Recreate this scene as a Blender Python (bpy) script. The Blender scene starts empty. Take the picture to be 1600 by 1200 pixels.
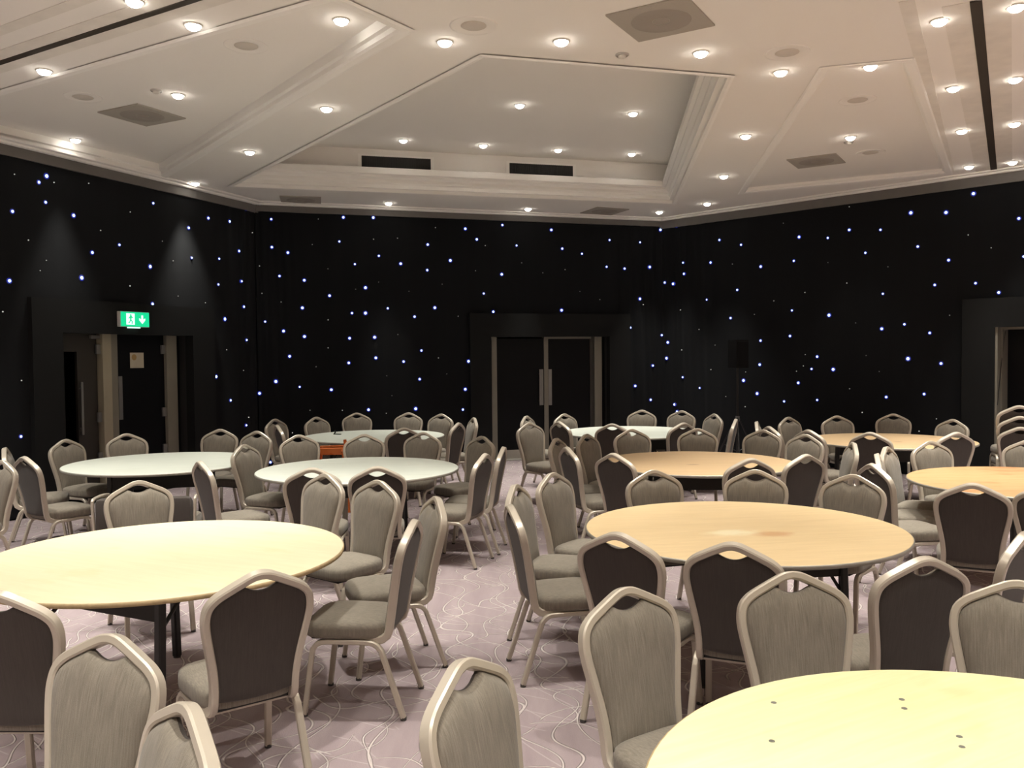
import bpy, bmesh, math, random
from mathutils import Vector, Matrix

# ------------------------------------------------------------------ camera, world, light level
F = 1335.0; PITCH = -0.0328; ROLL = -0.0095; CAM_H = 1.767
scene = bpy.context.scene
col = scene.collection
cam_data = bpy.data.cameras.new('camera')
cam_data.sensor_fit = 'HORIZONTAL'; cam_data.sensor_width = 36.0
cam_data.lens = 36.0 * F / 1600.0
cam_data.clip_start = 0.05; cam_data.clip_end = 200
cam = bpy.data.objects.new('camera', cam_data); col.objects.link(cam)
cam.matrix_world = (Matrix.Translation((0, 0, CAM_H)) @ Matrix.Rotation(math.pi/2 + PITCH, 4, 'X')
                    @ Matrix.Rotation(ROLL, 4, 'Z'))
scene.camera = cam
world = bpy.data.worlds.new('world'); scene.world = world
world.use_nodes = True
world.node_tree.nodes['Background'].inputs[0].default_value = (0.5, 0.45, 0.4, 1)
world.node_tree.nodes['Background'].inputs[1].default_value = 0.0
scene.view_settings.view_transform = 'Standard'
scene.view_settings.look = 'None'
scene.view_settings.gamma = 1.0
scene.view_settings.use_curve_mapping = False
scene.view_settings.exposure = 0.30
SPOT_W = 222.0
SPOT_COL = (1.0, 0.965, 0.875)
ZC = 4.17            # ceiling plane
random.seed(7)
R = math.radians

def ray(px, py):
    x = (px-800)/F; y = -(py-600)/F
    c, s = math.cos(ROLL), math.sin(ROLL); x, y = c*x-s*y, s*x+c*y
    return Vector((x, math.cos(PITCH)-y*math.sin(PITCH), math.sin(PITCH)+y*math.cos(PITCH)))
def at(px, py, z):
    d = ray(px, py); t = (z-CAM_H)/d.z
    return Vector((d.x*t, d.y*t, z))

# ------------------------------------------------------------------ material helpers
class Nodes:
    def __init__(self, name):
        self.m = bpy.data.materials.new(name); self.m.use_nodes = True
        self.t = self.m.node_tree
        self.b = self.t.nodes['Principled BSDF']
    def new(self, typ, **kw):
        n = self.t.nodes.new(typ)
        for k, v in kw.items(): setattr(n, k, v)
        return n
    def link(self, a, b): self.t.links.new(a, b)
    def put(self, sock, v):
        if isinstance(v, (int, float)): sock.default_value = v
        elif isinstance(v, (tuple, list)): sock.default_value = tuple(v) + ((1,) if len(v) == 3 and len(sock.default_value) == 4 else ())
        else: self.link(v, sock)
    def math(self, op, a, b=0.0, c=None):
        n = self.new('ShaderNodeMath', operation=op)
        self.put(n.inputs[0], a); self.put(n.inputs[1], b)
        if c is not None: self.put(n.inputs[2], c)
        return n.outputs[0]
    def mix(self, f, a, b, mode='MIX'):
        n = self.new('ShaderNodeMix', data_type='RGBA', blend_type=mode)
        self.put(n.inputs[0], f); self.put(n.inputs[6], a); self.put(n.inputs[7], b)
        return n.outputs[2]
    def noise(self, vec, scale, detail=2.0, rough=0.5, dist=0.0):
        n = self.new('ShaderNodeTexNoise')
        if vec is not None: self.link(vec, n.inputs['Vector'])
        n.inputs['Scale'].default_value = scale; n.inputs['Detail'].default_value = detail
        n.inputs['Roughness'].default_value = rough; n.inputs['Distortion'].default_value = dist
        return n.outputs[0]
    def ramp(self, f, lo, hi):
        n = self.new('ShaderNodeMapRange'); n.clamp = True
        self.put(n.inputs[0], f); n.inputs[1].default_value = lo; n.inputs[2].default_value = hi
        return n.outputs[0]
    def coords(self, kind='Object', scale=(1, 1, 1), rot=(0, 0, 0)):
        c = self.new('ShaderNodeTexCoord'); mp = self.new('ShaderNodeMapping')
        self.link(c.outputs[kind], mp.inputs[0])
        mp.inputs['Scale'].default_value = scale; mp.inputs['Rotation'].default_value = rot
        return mp.outputs[0]
    def bump(self, h, strength, dist=0.01):
        n = self.new('ShaderNodeBump'); self.put(n.inputs['Height'], h)
        n.inputs['Strength'].default_value = strength; n.inputs['Distance'].default_value = dist
        self.link(n.outputs[0], self.b.inputs['Normal'])
    def done(self, color=None, rough=0.5, metal=0.0, spec=None):
        if color is not None: self.put(self.b.inputs['Base Color'], color)
        self.put(self.b.inputs['Roughness'], rough); self.b.inputs['Metallic'].default_value = metal
        if spec is not None: self.b.inputs['Specular IOR Level'].default_value = spec
        return self.m

def plain(name, c, rough=0.6, metal=0.0, var=0.12, scale=6.0, spec=None):
    n = Nodes(name)
    f = n.noise(n.coords(), scale, 3)
    lo = tuple(x*(1-var) for x in c); hi = tuple(min(1, x*(1+var)) for x in c)
    return n.done(n.mix(f, lo, hi), rough, metal, spec)

def emit(name, c, strength):
    n = Nodes(name)
    n.put(n.b.inputs['Base Color'], (0.02, 0.02, 0.02))
    n.put(n.b.inputs['Emission Color'], c); n.b.inputs['Emission Strength'].default_value = strength
    n.m.cycles.emission_sampling = 'NONE'
    return n.m

def carpet_material():
    n = Nodes('carpet')
    g = n.new('ShaderNodeNewGeometry'); pos = g.outputs['Position']
    sx = n.new('ShaderNodeSeparateXYZ'); n.link(pos, sx.inputs[0])
    X, Y = sx.outputs[0], sx.outputs[1]
    def family(theta, period, amp, k, phase, width, nscale, namp, mask_lo=None, seed=0.0):
        c, s = math.cos(theta), math.sin(theta)
        u = n.math('ADD', n.math('MULTIPLY', X, c), n.math('MULTIPLY', Y, s))
        v = n.math('ADD', n.math('MULTIPLY', X, -s), n.math('MULTIPLY', Y, c))
        off = n.new('ShaderNodeVectorMath', operation='ADD'); n.link(pos, off.inputs[0]); off.inputs[1].default_value = (seed, seed*1.7, 0)
        nz = n.noise(off.outputs[0], nscale, 1.0)
        w = n.math('MULTIPLY', n.math('SINE', n.math('ADD', n.math('MULTIPLY', v, k), n.math('ADD', phase, n.math('MULTIPLY', nz, 5.0)))), amp)
        w = n.math('ADD', w, n.math('MULTIPLY', nz, namp))
        cc = n.math('DIVIDE', n.math('ADD', u, w), period)
        d = n.math('MULTIPLY', n.math('ABSOLUTE', n.math('SUBTRACT', n.math('FRACT', cc), 0.5)), period)
        line = n.math('SUBTRACT', 1.0, n.ramp(d, width*0.45, width))
        if mask_lo is not None:
            off2 = n.new('ShaderNodeVectorMath', operation='ADD'); n.link(pos, off2.inputs[0]); off2.inputs[1].default_value = (seed+9, seed*2.3, 3)
            line = n.math('MULTIPLY', line, n.ramp(n.noise(off2.outputs[0], 2.3, 1.0), mask_lo, mask_lo+0.02))
        return line
    L = [family(0.0, 0.27, 0.060, 11.0, 0.0, 0.0075, 1.1, 0.45, None, 1.0),
         family(0.22, 0.33, 0.075, 9.0, 2.0, 0.0080, 0.9, 0.5, 0.30, 4.0),
         family(-0.35, 0.40, 0.075, 11.5, 1.0, 0.0075, 1.2, 0.45, 0.38, 8.0),
         family(1.25, 0.48, 0.09, 8.0, 0.4, 0.0075, 1.0, 0.45, 0.42, 12.0),
         family(-0.95, 0.46, 0.09, 8.5, 1.7, 0.0070, 1.1, 0.45, 0.47, 17.0)]
    total = L[0]
    for l in L[1:]: total = n.math('MAXIMUM', total, l)
    thin = n.math('MAXIMUM', family(1.05, 0.17, 0.012, 2.0, 0.0, 0.005, 0.7, 0.25, 0.52, 15.0), family(0.62, 0.21, 0.012, 2.0, 0.0, 0.005, 0.7, 0.25, 0.54, 21.0))
    streak = n.noise(n.coords('Object', (7, 1.0, 1), (0, 0, -0.5)), 1.2, 4.0, 0.6)
    base = n.mix(n.ramp(streak, 0.3, 0.7), (0.325, 0.262, 0.272), (0.405, 0.335, 0.340))
    fib = n.noise(pos, 260, 2.0)
    base = n.mix(n.math('MULTIPLY', fib, 0.35), base, (0.22, 0.17, 0.19))
    c1 = n.mix(n.math('MULTIPLY', thin, 0.35), base, (0.60, 0.53, 0.52))
    c2 = n.mix(n.math('MULTIPLY', total, 0.72), c1, (0.66, 0.59, 0.565))
    n.bump(n.math('ADD', n.math('MULTIPLY', total, 1.0), n.math('MULTIPLY', fib, 0.25)), 0.9, 0.012)
    return n.done(c2, 0.95, 0, 0.1)

def fabric_material(name, c1, c2, weave=1.0):
    n = Nodes(name)
    st = n.noise(n.coords('Object', (230, 40, 7)), 1.0, 3.0, 0.65)
    fine = n.noise(n.coords('Object', (1, 1, 1)), 420, 2.0)
    big = n.noise(n.coords('Object', (1, 1, 1)), 9, 2.0)
    f = n.math('ADD', n.math('MULTIPLY', st, 0.6), n.math('ADD', n.math('MULTIPLY', fine, 0.25), n.math('MULTIPLY', big, 0.15)))
    c = n.mix(n.ramp(f, 0.32, 0.68), c1, c2)
    n.bump(n.math('ADD', fine, st), 0.25*weave, 0.002)
    n.b.inputs['Sheen Weight'].default_value = 0.15
    return n.done(c, 0.9, 0, 0.15)

def wood_material(name, lo, hi, stain, grain_rot=0.4, rough=0.32, stain_lo=0.60, grain=1.0, blobs=()):
    n = Nodes(name)
    v = n.coords('Object', (1.2, 14*grain, 1), (0, 0, grain_rot))
    g = n.noise(v, 2.2, 5.0, 0.6, 0.4)
    c = n.mix(n.ramp(g, 0.3, 0.7), lo, hi)
    s = n.noise(n.coords('Object', (1, 1.8, 1), (0, 0, grain_rot)), 2.1, 3.0, 0.55)
    c = n.mix(n.math('MULTIPLY', n.ramp(s, stain_lo, stain_lo+0.12), 0.55), c, stain)
    for bx, by, rx, ry, bc, bs in blobs:      # single worn patches, in table coordinates
        tc = n.new('ShaderNodeTexCoord'); mp = n.new('ShaderNodeMapping'); n.link(tc.outputs['Object'], mp.inputs[0])
        mp.inputs['Location'].default_value = (-bx/rx, -by/ry, 0); mp.inputs['Scale'].default_value = (1/rx, 1/ry, 0)
        ln_ = n.new('ShaderNodeVectorMath', operation='LENGTH'); n.link(mp.outputs[0], ln_.inputs[0])
        wob = n.math('ADD', ln_.outputs['Value'], n.math('MULTIPLY', n.noise(n.coords('Object', (1, 1, 1)), 14, 3), 0.9))
        c = n.mix(n.math('MULTIPLY', n.math('SUBTRACT', 1.0, n.ramp(wob, 0.9, 1.5)), bs), c, bc)
    n.bump(g, 0.04, 0.002)
    r = n.math('ADD', rough, n.math('MULTIPLY', s, 0.15))
    return n.done(c, r, 0, 0.45)

M = {}
M['carpet'] = carpet_material()
M['fabric'] = fabric_material('taupe_fabric', (0.150, 0.132, 0.106), (0.268, 0.236, 0.192))
M['back_fabric'] = fabric_material('dark_back_fabric', (0.056, 0.047, 0.042), (0.076, 0.065, 0.058), 0.6)
M['frame'] = plain('champagne_frame', (0.52, 0.465, 0.385), 0.36, 0.25, 0.05)
M['glide'] = plain('glide_plastic', (0.06, 0.055, 0.05), 0.6)
M['white_top'] = wood_material('white_laminate', (0.58, 0.61, 0.54), (0.65, 0.68, 0.61), (0.54, 0.56, 0.48), 0.3, 0.35, 0.62)
M['cream_top'] = wood_material('cream_ply', (0.74, 0.68, 0.46), (0.80, 0.74, 0.52), (0.72, 0.63, 0.36), 0.2, 0.3, 0.60)
M['front_top'] = wood_material('pale_yellow_ply', (0.72, 0.68, 0.37), (0.79, 0.76, 0.46), (0.62, 0.55, 0.25), 0.5, 0.26, 0.58)
M['tan_top'] = wood_material('tan_ply', (0.70, 0.53, 0.295), (0.78, 0.60, 0.35), (0.58, 0.33, 0.15), 0.9, 0.33, 0.68, 1.0, [(.10, -.20, .13, .08, (0.58, 0.33, 0.16), .75), (-.12, -.12, .17, .09, (0.86, 0.78, 0.54), .8)])
M['peach_top'] = wood_material('peach_ply', (0.57, 0.40, 0.225), (0.64, 0.46, 0.27), (0.46, 0.28, 0.15), 0.2, 0.36, 0.68, 1.0, [(-.05, -.18, .07, .05, (0.36, 0.22, 0.12), .7)])
M['grain_top'] = wood_material('grained_ply', (0.47, 0.265, 0.115), (0.54, 0.355, 0.185), (0.40, 0.15, 0.055), 0.15, 0.34, 0.54, 1.6)
M['edge_metal'] = plain('table_edge_grey', (0.36, 0.34, 0.30), 0.45, 0.4)
M['edge_ply'] = plain('table_edge_ply', (0.48, 0.36, 0.20), 0.7, 0, 0.3, 30)
M['black_steel'] = plain('black_steel', (0.012, 0.011, 0.010), 0.45)
M['black_board'] = plain('black_board', (0.020, 0.018, 0.016), 0.7)
M['marks'] = plain('bolt_heads', (0.25, 0.25, 0.22), 0.5, 0.6)
M['ceiling'] = plain('ceiling_paint', (0.90, 0.865, 0.82), 0.85, 0, 0.01, 0.8, 0.2)
M['mould'] = plain('moulding_paint', (0.95, 0.925, 0.885), 0.7, 0, 0.01, 1.0, 0.25)
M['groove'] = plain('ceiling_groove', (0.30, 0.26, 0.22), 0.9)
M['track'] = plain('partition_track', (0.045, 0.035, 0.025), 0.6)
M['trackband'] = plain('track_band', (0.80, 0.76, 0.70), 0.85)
M['ceil_speaker'] = plain('grille_grey', (0.42, 0.385, 0.34), 0.8, 0, 0.05, 80)
M['round_grille'] = plain('round_grille', (0.62, 0.57, 0.51), 0.8, 0, 0.04, 80)
M['ceil_speaker_dark'] = plain('grille_dark', (0.34, 0.305, 0.27), 0.8, 0, 0.05, 80)
M['vent'] = plain('vent_black', (0.020, 0.019, 0.017), 0.7)
M['lamp_ring'] = plain('lamp_ring', (0.75, 0.72, 0.66), 0.4)
M['lamp'] = emit('lamp_glow', (1.0, 0.94, 0.84), 24.0)
M['wall_back'] = plain('room_wall', (0.66, 0.60, 0.52), 0.8)
M['wall_dark'] = plain('wall_dark', (0.020, 0.020, 0.020), 0.9)
M['portal'] = plain('portal_black', (0.0096, 0.0101, 0.0103), 0.85, 0, 0.1, 3, 0.2)
M['leaf'] = plain('door_black', (0.004, 0.0045, 0.0055), 0.5, 0, 0.1, 3, 0.15)
M['leaf_brown'] = plain('door_brown', (0.030, 0.026, 0.021), 0.6, 0, 0.1, 3)
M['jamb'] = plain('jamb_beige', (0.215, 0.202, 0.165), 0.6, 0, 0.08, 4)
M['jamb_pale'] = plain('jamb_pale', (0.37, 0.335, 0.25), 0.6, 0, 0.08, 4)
M['kick'] = plain('kick_grey', (0.42, 0.40, 0.36), 0.5, 0.2)
M['steel'] = plain('brushed_steel', (0.26, 0.26, 0.255), 0.4, 0.6)
M['paper'] = plain('paper', (0.55, 0.51, 0.40), 0.9)
M['paper_ink'] = plain('paper_ink', (0.42, 0.28, 0.12), 0.9)
M['pelmet'] = plain('pelmet_grey', (0.16, 0.15, 0.14), 0.8)
M['white_plastic'] = plain('white_plastic', (0.55, 0.53, 0.50), 0.5)
M['sign_green'] = emit('sign_green', (0.0, 0.62, 0.26), 1.0)
M['sign_white'] = emit('sign_white', (0.62, 1.0, 0.82), 1.3)
M['led_core'] = emit('led_core', (0.55, 0.70, 1.0), 3.0)
M['led_halo'] = emit('led_halo', (0.02, 0.04, 0.62), 0.42)
M['led_small'] = emit('led_small', (0.85, 0.82, 0.75), 0.55)
M['speaker_black'] = plain('speaker_black', (0.010, 0.010, 0.011), 0.8, 0, 0.1, 6, 0.15)
M['orange_wood'] = wood_material('orange_wood', (0.50, 0.115, 0.025), (0.60, 0.17, 0.045), (0.40, 0.08, 0.02), 0.2, 0.22, 0.62)
def curtain_material():
    n = Nodes('black_star_cloth')
    f = n.noise(n.coords('Object', (2.5, 2.5, 0.15)), 2.0, 4.0)
    fine = n.noise(n.coords(), 300, 1.0)
    n.bump(fine, 0.2, 0.002)
    n.b.inputs['Sheen Weight'].default_value = 0.04
    return n.done(n.mix(f, (0.0080, 0.0086, 0.0098), (0.0125, 0.0134, 0.0150)), 0.95, 0, 0.1)
M['curtain'] = curtain_material()

# ------------------------------------------------------------------ object helpers
def obj(name, bm, mats, parent=None, smooth=False):
    me = bpy.data.meshes.new(name)
    bmesh.ops.recalc_face_normals(bm, faces=bm.faces)
    bm.to_mesh(me); bm.free()
    for m in (mats if isinstance(mats, (list, tuple)) else [mats]): me.materials.append(m)
    if smooth:
        for p in me.polygons: p.use_smooth = True
    o = bpy.data.objects.new(name, me); col.objects.link(o)
    if parent is not None: o.parent = parent
    return o
def shade_auto(o, angle=35):
    me = o.data
    for p in me.polygons: p.use_smooth = True
    bm = bmesh.new(); bm.from_mesh(me)
    for e in bm.edges:
        if len(e.link_faces) == 2 and e.calc_face_angle(0) > R(angle): e.smooth = False
    bm.to_mesh(me); bm.free()
    return o
def thing(name, label, cat, loc=(0, 0, 0), rotz=0.0, group=None):
    o = bpy.data.objects.new(name, None); col.objects.link(o)
    o.empty_display_size = 0.1
    o.location = loc; o.rotation_euler = (0, 0, rotz)
    return tag(o, label, cat, group)
def tag(o, label, cat, group=None):
    o['label'] = label; o['category'] = cat
    if group: o['group'] = group
    return o
def struct(o, label=None):
    o['kind'] = 'structure'
    if label: o['label'] = label
    return o
def struct_empty(name, loc, rotz, label=None):
    o = bpy.data.objects.new(name, None); col.objects.link(o)
    o.location = loc; o.rotation_euler = (0, 0, rotz)
    return struct(o, label)
def copy_tree(o, parent=None):
    c = o.copy(); col.objects.link(c); c.parent = parent
    for ch in list(o.children): copy_tree(ch, c)
    return c

def box(bm, x0, x1, y0, y1, z0, z1, mat=0, bevel=0.0, T=None):
    vs = [bm.verts.new((x, y, z)) for x in (x0, x1) for y in (y0, y1) for z in (z0, z1)]
    fs = []
    for q in ((0, 1, 3, 2), (4, 6, 7, 5), (0, 4, 5, 1), (2, 3, 7, 6), (0, 2, 6, 4), (1, 5, 7, 3)):
        f = bm.faces.new([vs[i] for i in q]); f.material_index = mat; fs.append(f)
    geom = vs
    if bevel:
        es = list({e for f in fs for e in f.edges})
        r = bmesh.ops.bevel(bm, geom=es, offset=bevel, segments=2, affect='EDGES', profile=0.5)
        geom = list({v for f in r['faces'] for v in f.verts} | {v for v in vs if v.is_valid})
        for f in r['faces']: f.material_index = mat
    if T is not None: bmesh.ops.transform(bm, matrix=T, verts=[v for v in geom if v.is_valid])
    return bm
def boxbm(*a, **k):
    return box(bmesh.new(), *a, **k)

def sweep(bm, path, a, b, ref=(0, 1, 0), n=8, power=4.0, cap=True, taper=None):
    """sweep a rounded-rectangle section (half sizes a across, b along ref) along path with parallel transport"""
    P = [Vector(p) for p in path]
    ref = Vector(ref); rings = []
    prev_t = None
    for i, p in enumerate(P):
        t = (P[min(i+1, len(P)-1)] - P[max(i-1, 0)]).normalized()
        if prev_t is not None:
            ref = prev_t.rotation_difference(t) @ ref
        ref = (ref - t*ref.dot(t)).normalized()
        nrm = t.cross(ref).normalized(); prev_t = t
        ring = []
        s = taper[i] if taper else 1.0
        if power >= 5:      # flat-sided tube with eased corners
            aa, bb = a*s, b*s; ch = 0.38*min(aa, bb); n = 8
            for x, y in ((aa, -bb+ch), (aa, bb-ch), (aa-ch, bb), (-aa+ch, bb), (-aa, bb-ch), (-aa, -bb+ch), (-aa+ch, -bb), (aa-ch, -bb)):
                ring.append(bm.verts.new(p + nrm*x + ref*y))
            rings.append(ring); continue
        for k in range(n):
            th = 2*math.pi*(k+0.5)/n
            c, sn = math.cos(th), math.sin(th)
            r = (abs(c)**power + abs(sn)**power)**(-1/power)
            ring.append(bm.verts.new(p + nrm*(a*s*r*c) + ref*(b*s*r*sn)))
        rings.append(ring)
    for r0, r1 in zip(rings, rings[1:]):
        for k in range(n):
            bm.faces.new((r0[k], r0[(k+1) % n], r1[(k+1) % n], r1[k]))
    if cap:
        bm.faces.new(rings[0][::-1]); bm.faces.new(rings[-1])
    return bm

def catmull(pts, sub=4):
    P = [Vector(p) for p in pts]; out = []
    for i in range(len(P)-1):
        p0, p1, p2, p3 = P[max(i-1, 0)], P[i], P[i+1], P[min(i+2, len(P)-1)]
        for k in range(sub):
            t = k/sub
            out.append(0.5*((2*p1) + (p2-p0)*t + (2*p0-5*p1+4*p2-p3)*t*t + (3*p1-p0-3*p2+p3)*t**3))
    out.append(P[-1]); return out

def cyl(bm, r, z0, z1, n=24, c=(0, 0), mat=0, r1=None):
    r1 = r if r1 is None else r1
    lo = [bm.verts.new((c[0]+r*math.cos(2*math.pi*k/n), c[1]+r*math.sin(2*math.pi*k/n), z0)) for k in range(n)]
    hi = [bm.verts.new((c[0]+r1*math.cos(2*math.pi*k/n), c[1]+r1*math.sin(2*math.pi*k/n), z1)) for k in range(n)]
    fs = [bm.faces.new((lo[k], lo[(k+1) % n], hi[(k+1) % n], hi[k])) for k in range(n)]
    fs += [bm.faces.new(lo[::-1]), bm.faces.new(hi)]
    for f in fs: f.material_index = mat
    return bm
def lathe(bm, prof, n=32, mat=0, c=(0, 0)):
    rings = []
    for r, z in prof:
        if r < 1e-6: rings.append([bm.verts.new((c[0], c[1], z))])
        else: rings.append([bm.verts.new((c[0]+r*math.cos(2*math.pi*k/n), c[1]+r*math.sin(2*math.pi*k/n), z)) for k in range(n)])
    for a, b in zip(rings, rings[1:]):
        for k in range(n):
            j = (k+1) % n
            if len(a) == 1: f = bm.faces.new((a[0], b[k], b[j]))
            elif len(b) == 1: f = bm.faces.new((a[k], a[j], b[0]))
            else: f = bm.faces.new((a[k], a[j], b[j], b[k]))
            f.material_index = mat
    return bm
def prism(bm, pts, z0, z1, mat=0):
    lo = [bm.verts.new((p[0], p[1], z0)) for p in pts]; hi = [bm.verts.new((p[0], p[1], z1)) for p in pts]
    n = len(pts)
    fs = [bm.faces.new((lo[k], lo[(k+1) % n], hi[(k+1) % n], hi[k])) for k in range(n)] + [bm.faces.new(lo[::-1]), bm.faces.new(hi)]
    for f in fs: f.material_index = mat
    return bm

# ------------------------------------------------------------------ the room shell
A = Vector((-3.98, 13.28)); B = Vector((2.70, 15.31)); D = Vector((9.6, 8.48))
Lp = Vector((-8.5, 2.50))
dirL = (A - Vector((-5.58, 9.44))).normalized()
Lp = A - dirL * 12.2
ROOM = [A, B, D, Vector((9.6, -5.0)), Vector((Lp.x, -5.0)), Lp]
def wallframe(p, q):
    t = (q-p).normalized(); n = Vector((t.y, -t.x))   # n points into the room
    return p, t, n, (q-p).length
WL = wallframe(Lp, A); WF = wallframe(A, B); WR = wallframe(B, D)
def hit(px, py, W, v=0.0):
    """(u, z) where the view ray of a photo point meets the plane v in front of a wall"""
    p, t, n, ln = W
    d = ray(px, py); d2 = Vector((d.x, d.y))
    o = p + n*v
    k = o.dot(n)/d2.dot(n)
    q = d2*k
    return (q-p).dot(t), CAM_H + d.z*k
def wallrot(W): return math.atan2(W[1].y, W[1].x)

bm = bmesh.new(); prism(bm, [(p.x, p.y) for p in ROOM], -0.1, 0.0)
struct(obj('floor', bm, M['carpet']))

# doors: opening ranges along each wall (u), heights in metres
HEAD = 2.09; PORT = 2.48
doorL = dict(o0=hit(47, 466, WL, .12)[0], o1=hit(333, 484, WL, .12)[0], i0=hit(97, 530, WL, .12)[0], i1=hit(300, 530, WL, .12)[0])
doorF = dict(o0=hit(734, 491, WF, .12)[0], o1=hit(984, 491, WF, .12)[0], i0=hit(767, 530, WF, .12)[0], i1=hit(952, 530, WF, .12)[0])
doorR = dict(o0=hit(1504, 467, WR, .12)[0], o1=hit(1504, 467, WR, .12)[0]+2.75, i0=hit(1555, 510, WR, .12)[0], i1=hit(1555, 510, WR, .12)[0]+1.75)

def wall_with_door(name, W, door, mat):
    p, t, n, ln = W
    e = struct_empty(name, (p.x, p.y, 0), wallrot(W))
    for nm, (u0, u1, z0, z1) in (('wall_panel', (-0.0, door['i0'], 0, 4.4)), ('wall_panel', (door['i1'], ln, 0, 4.4)), ('wall_panel', (door['i0'], door['i1'], HEAD, 4.4))):
        obj(nm, boxbm(u0, u1, 0.0, 0.25, z0, z1), mat, e)      # local +y points out of the room
    return e
wall_with_door('wall_left', WL, doorL, M['wall_dark'])
wall_with_door('wall_far', WF, doorF, M['wall_dark'])
wall_with_door('wall_right', WR, doorR, M['wall_dark'])
for nm, p, q in (('wall_side_right', D, ROOM[3]), ('wall_back', ROOM[3], ROOM[4]), ('wall_side_left', ROOM[4], ROOM[5])):
    W = wallframe(p, q)
    o = struct(obj(nm, boxbm(0, W[3], 0, 0.2, 0, 4.4), M['wall_back']))
    o.location = (p.x, p.y, 0); o.rotation_euler = (0, 0, wallrot(W))

# ---- ceiling with three coffers
def inset(poly, d):
    """offset polygon (ccw) inwards by d"""
    n = len(poly); out = []
    for i in range(n):
        p0, p1, p2 = poly[i-1], poly[i], poly[(i+1) % n]
        t1 = (p1-p0).normalized(); t2 = (p2-p1).normalized()
        n1 = Vector((-t1.y, t1.x)); n2 = Vector((-t2.y, t2.x))
        a = p0 + n1*d; b = p1 + n2*d
        den = t1.x*t2.y - t1.y*t2.x
        k = ((b.x-a.x)*t2.y - (b.y-a.y)*t2.x)/den
        out.append(a + t1*k)
    return out
COF_MID = [Vector(v) for v in ((-0.20, 6.92), (1.89, 7.48), (2.57, 13.62), (-3.84, 11.94))]
COF_LEFT = [Vector(v) for v in ((-1.18, 5.84), (-0.82, 6.35), (-4.55, 11.22), (-5.86, 8.55))]
COF_RIGHT = [Vector(v) for v in ((2.72, 7.33), (3.27, 7.17), (5.84, 11.57), (3.50, 12.80))]
bm = bmesh.new()
def loop_edges(pts, z):
    vs = [bm.verts.new((p.x, p.y, z)) for p in pts]
    return [bm.edges.new((vs[i], vs[(i+1) % len(vs)])) for i in range(len(vs))]
es = loop_edges(ROOM, ZC)
for c in (COF_MID, COF_LEFT, COF_RIGHT): es += loop_edges(c, ZC)
bmesh.ops.triangle_fill(bm, edges=es, use_beauty=True)
ceiling = struct(obj('ceiling', bm, M['ceiling']))
bm = bmesh.new(); prism(bm, [(p.x, p.y) for p in ROOM], 5.15, 5.25)
obj('roof_slab', bm, M['wall_dark'], ceiling)
def coffer(poly, prof, top_inset, ztop):
    """stepped moulding all round, then the set-back upper wall, then the raised ceiling panel"""
    bm = bmesh.new(); loops = [[bm.verts.new((p.x, p.y, ZC+z)) for p in inset(poly, d)] for d, z in prof]
    n = len(poly)
    for a, b in zip(loops, loops[1:]):
        for i in range(n):
            j = (i+1) % n; bm.faces.new((a[i], a[j], b[j], b[i]))
    obj('moulding', bm, M['mould'], ceiling)
    bm = bmesh.new()
    a = [bm.verts.new((p.x, p.y, ZC+prof[-1][1])) for p in inset(poly, top_inset)]
    b = [bm.verts.new((p.x, p.y, ztop)) for p in inset(poly, top_inset)]
    for i in range(n):
        j = (i+1) % n; bm.faces.new((a[i], a[j], b[j], b[i]))
    obj('upper_wall', bm, M['ceiling'], ceiling)
    bm = bmesh.new(); bm.faces.new([bm.verts.new((p.x, p.y, ztop)) for p in inset(poly, top_inset)])
    obj('raised_panel', bm, M['ceiling'], ceiling)
PROF = [(-0.06, -0.012), (-0.03, -0.02), (0.0, -0.015), (0.0, 0.03), (0.055, 0.035), (0.055, 0.085), (0.075, 0.11), (0.075, 0.15), (0.125, 0.18), (0.125, 0.205), (0.17, 0.215), (0.17, 0.295), (0.14, 0.31), (-0.05, 0.31)]
coffer(COF_MID, PROF, -0.05, 4.78)
PROF2 = [(-0.11, -0.010), (-0.08, -0.018), (-0.02, -0.014), (0.0, 0.0), (0.0, 0.04), (0.03, 0.05), (0.03, 0.13)]
coffer(COF_LEFT, PROF2, 0.03, ZC+0.13)
PROF3 = [(-0.10, -0.004), (-0.08, -0.010), (-0.02, -0.008), (0.0, 0.0), (0.0, 0.02), (0.02, 0.025), (0.02, 0.06)]
coffer(COF_RIGHT, PROF3, 0.02, ZC+0.06)
# movable-wall tracks and a seam in the ceiling plaster
def strip(name, p, q, w, z0, z1, mat):
    p = Vector(p); q = Vector(q); t = (q-p).normalized(); n = Vector((-t.y, t.x))*w/2
    return obj(name, prism(bmesh.new(), [tuple(p-n), tuple(q-n), tuple(q+n), tuple(p+n)], z0, z1), mat, ceiling)
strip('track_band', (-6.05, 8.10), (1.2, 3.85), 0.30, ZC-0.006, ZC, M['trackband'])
strip('track_slot', (-6.05, 8.10), (1.2, 3.85), 0.055, ZC-0.012, ZC, M['track'])
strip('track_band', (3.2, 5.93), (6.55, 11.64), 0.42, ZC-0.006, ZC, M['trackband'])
strip('track_slot', (3.2, 5.93), (6.62, 11.76), 0.075, ZC-0.012, ZC, M['track'])
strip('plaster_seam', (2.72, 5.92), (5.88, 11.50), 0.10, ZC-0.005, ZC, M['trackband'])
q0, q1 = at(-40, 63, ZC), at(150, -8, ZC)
strip('plaster_seam', (q0.x, q0.y), (q1.x, q1.y), 0.10, ZC-0.005, ZC, M['trackband'])
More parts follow.
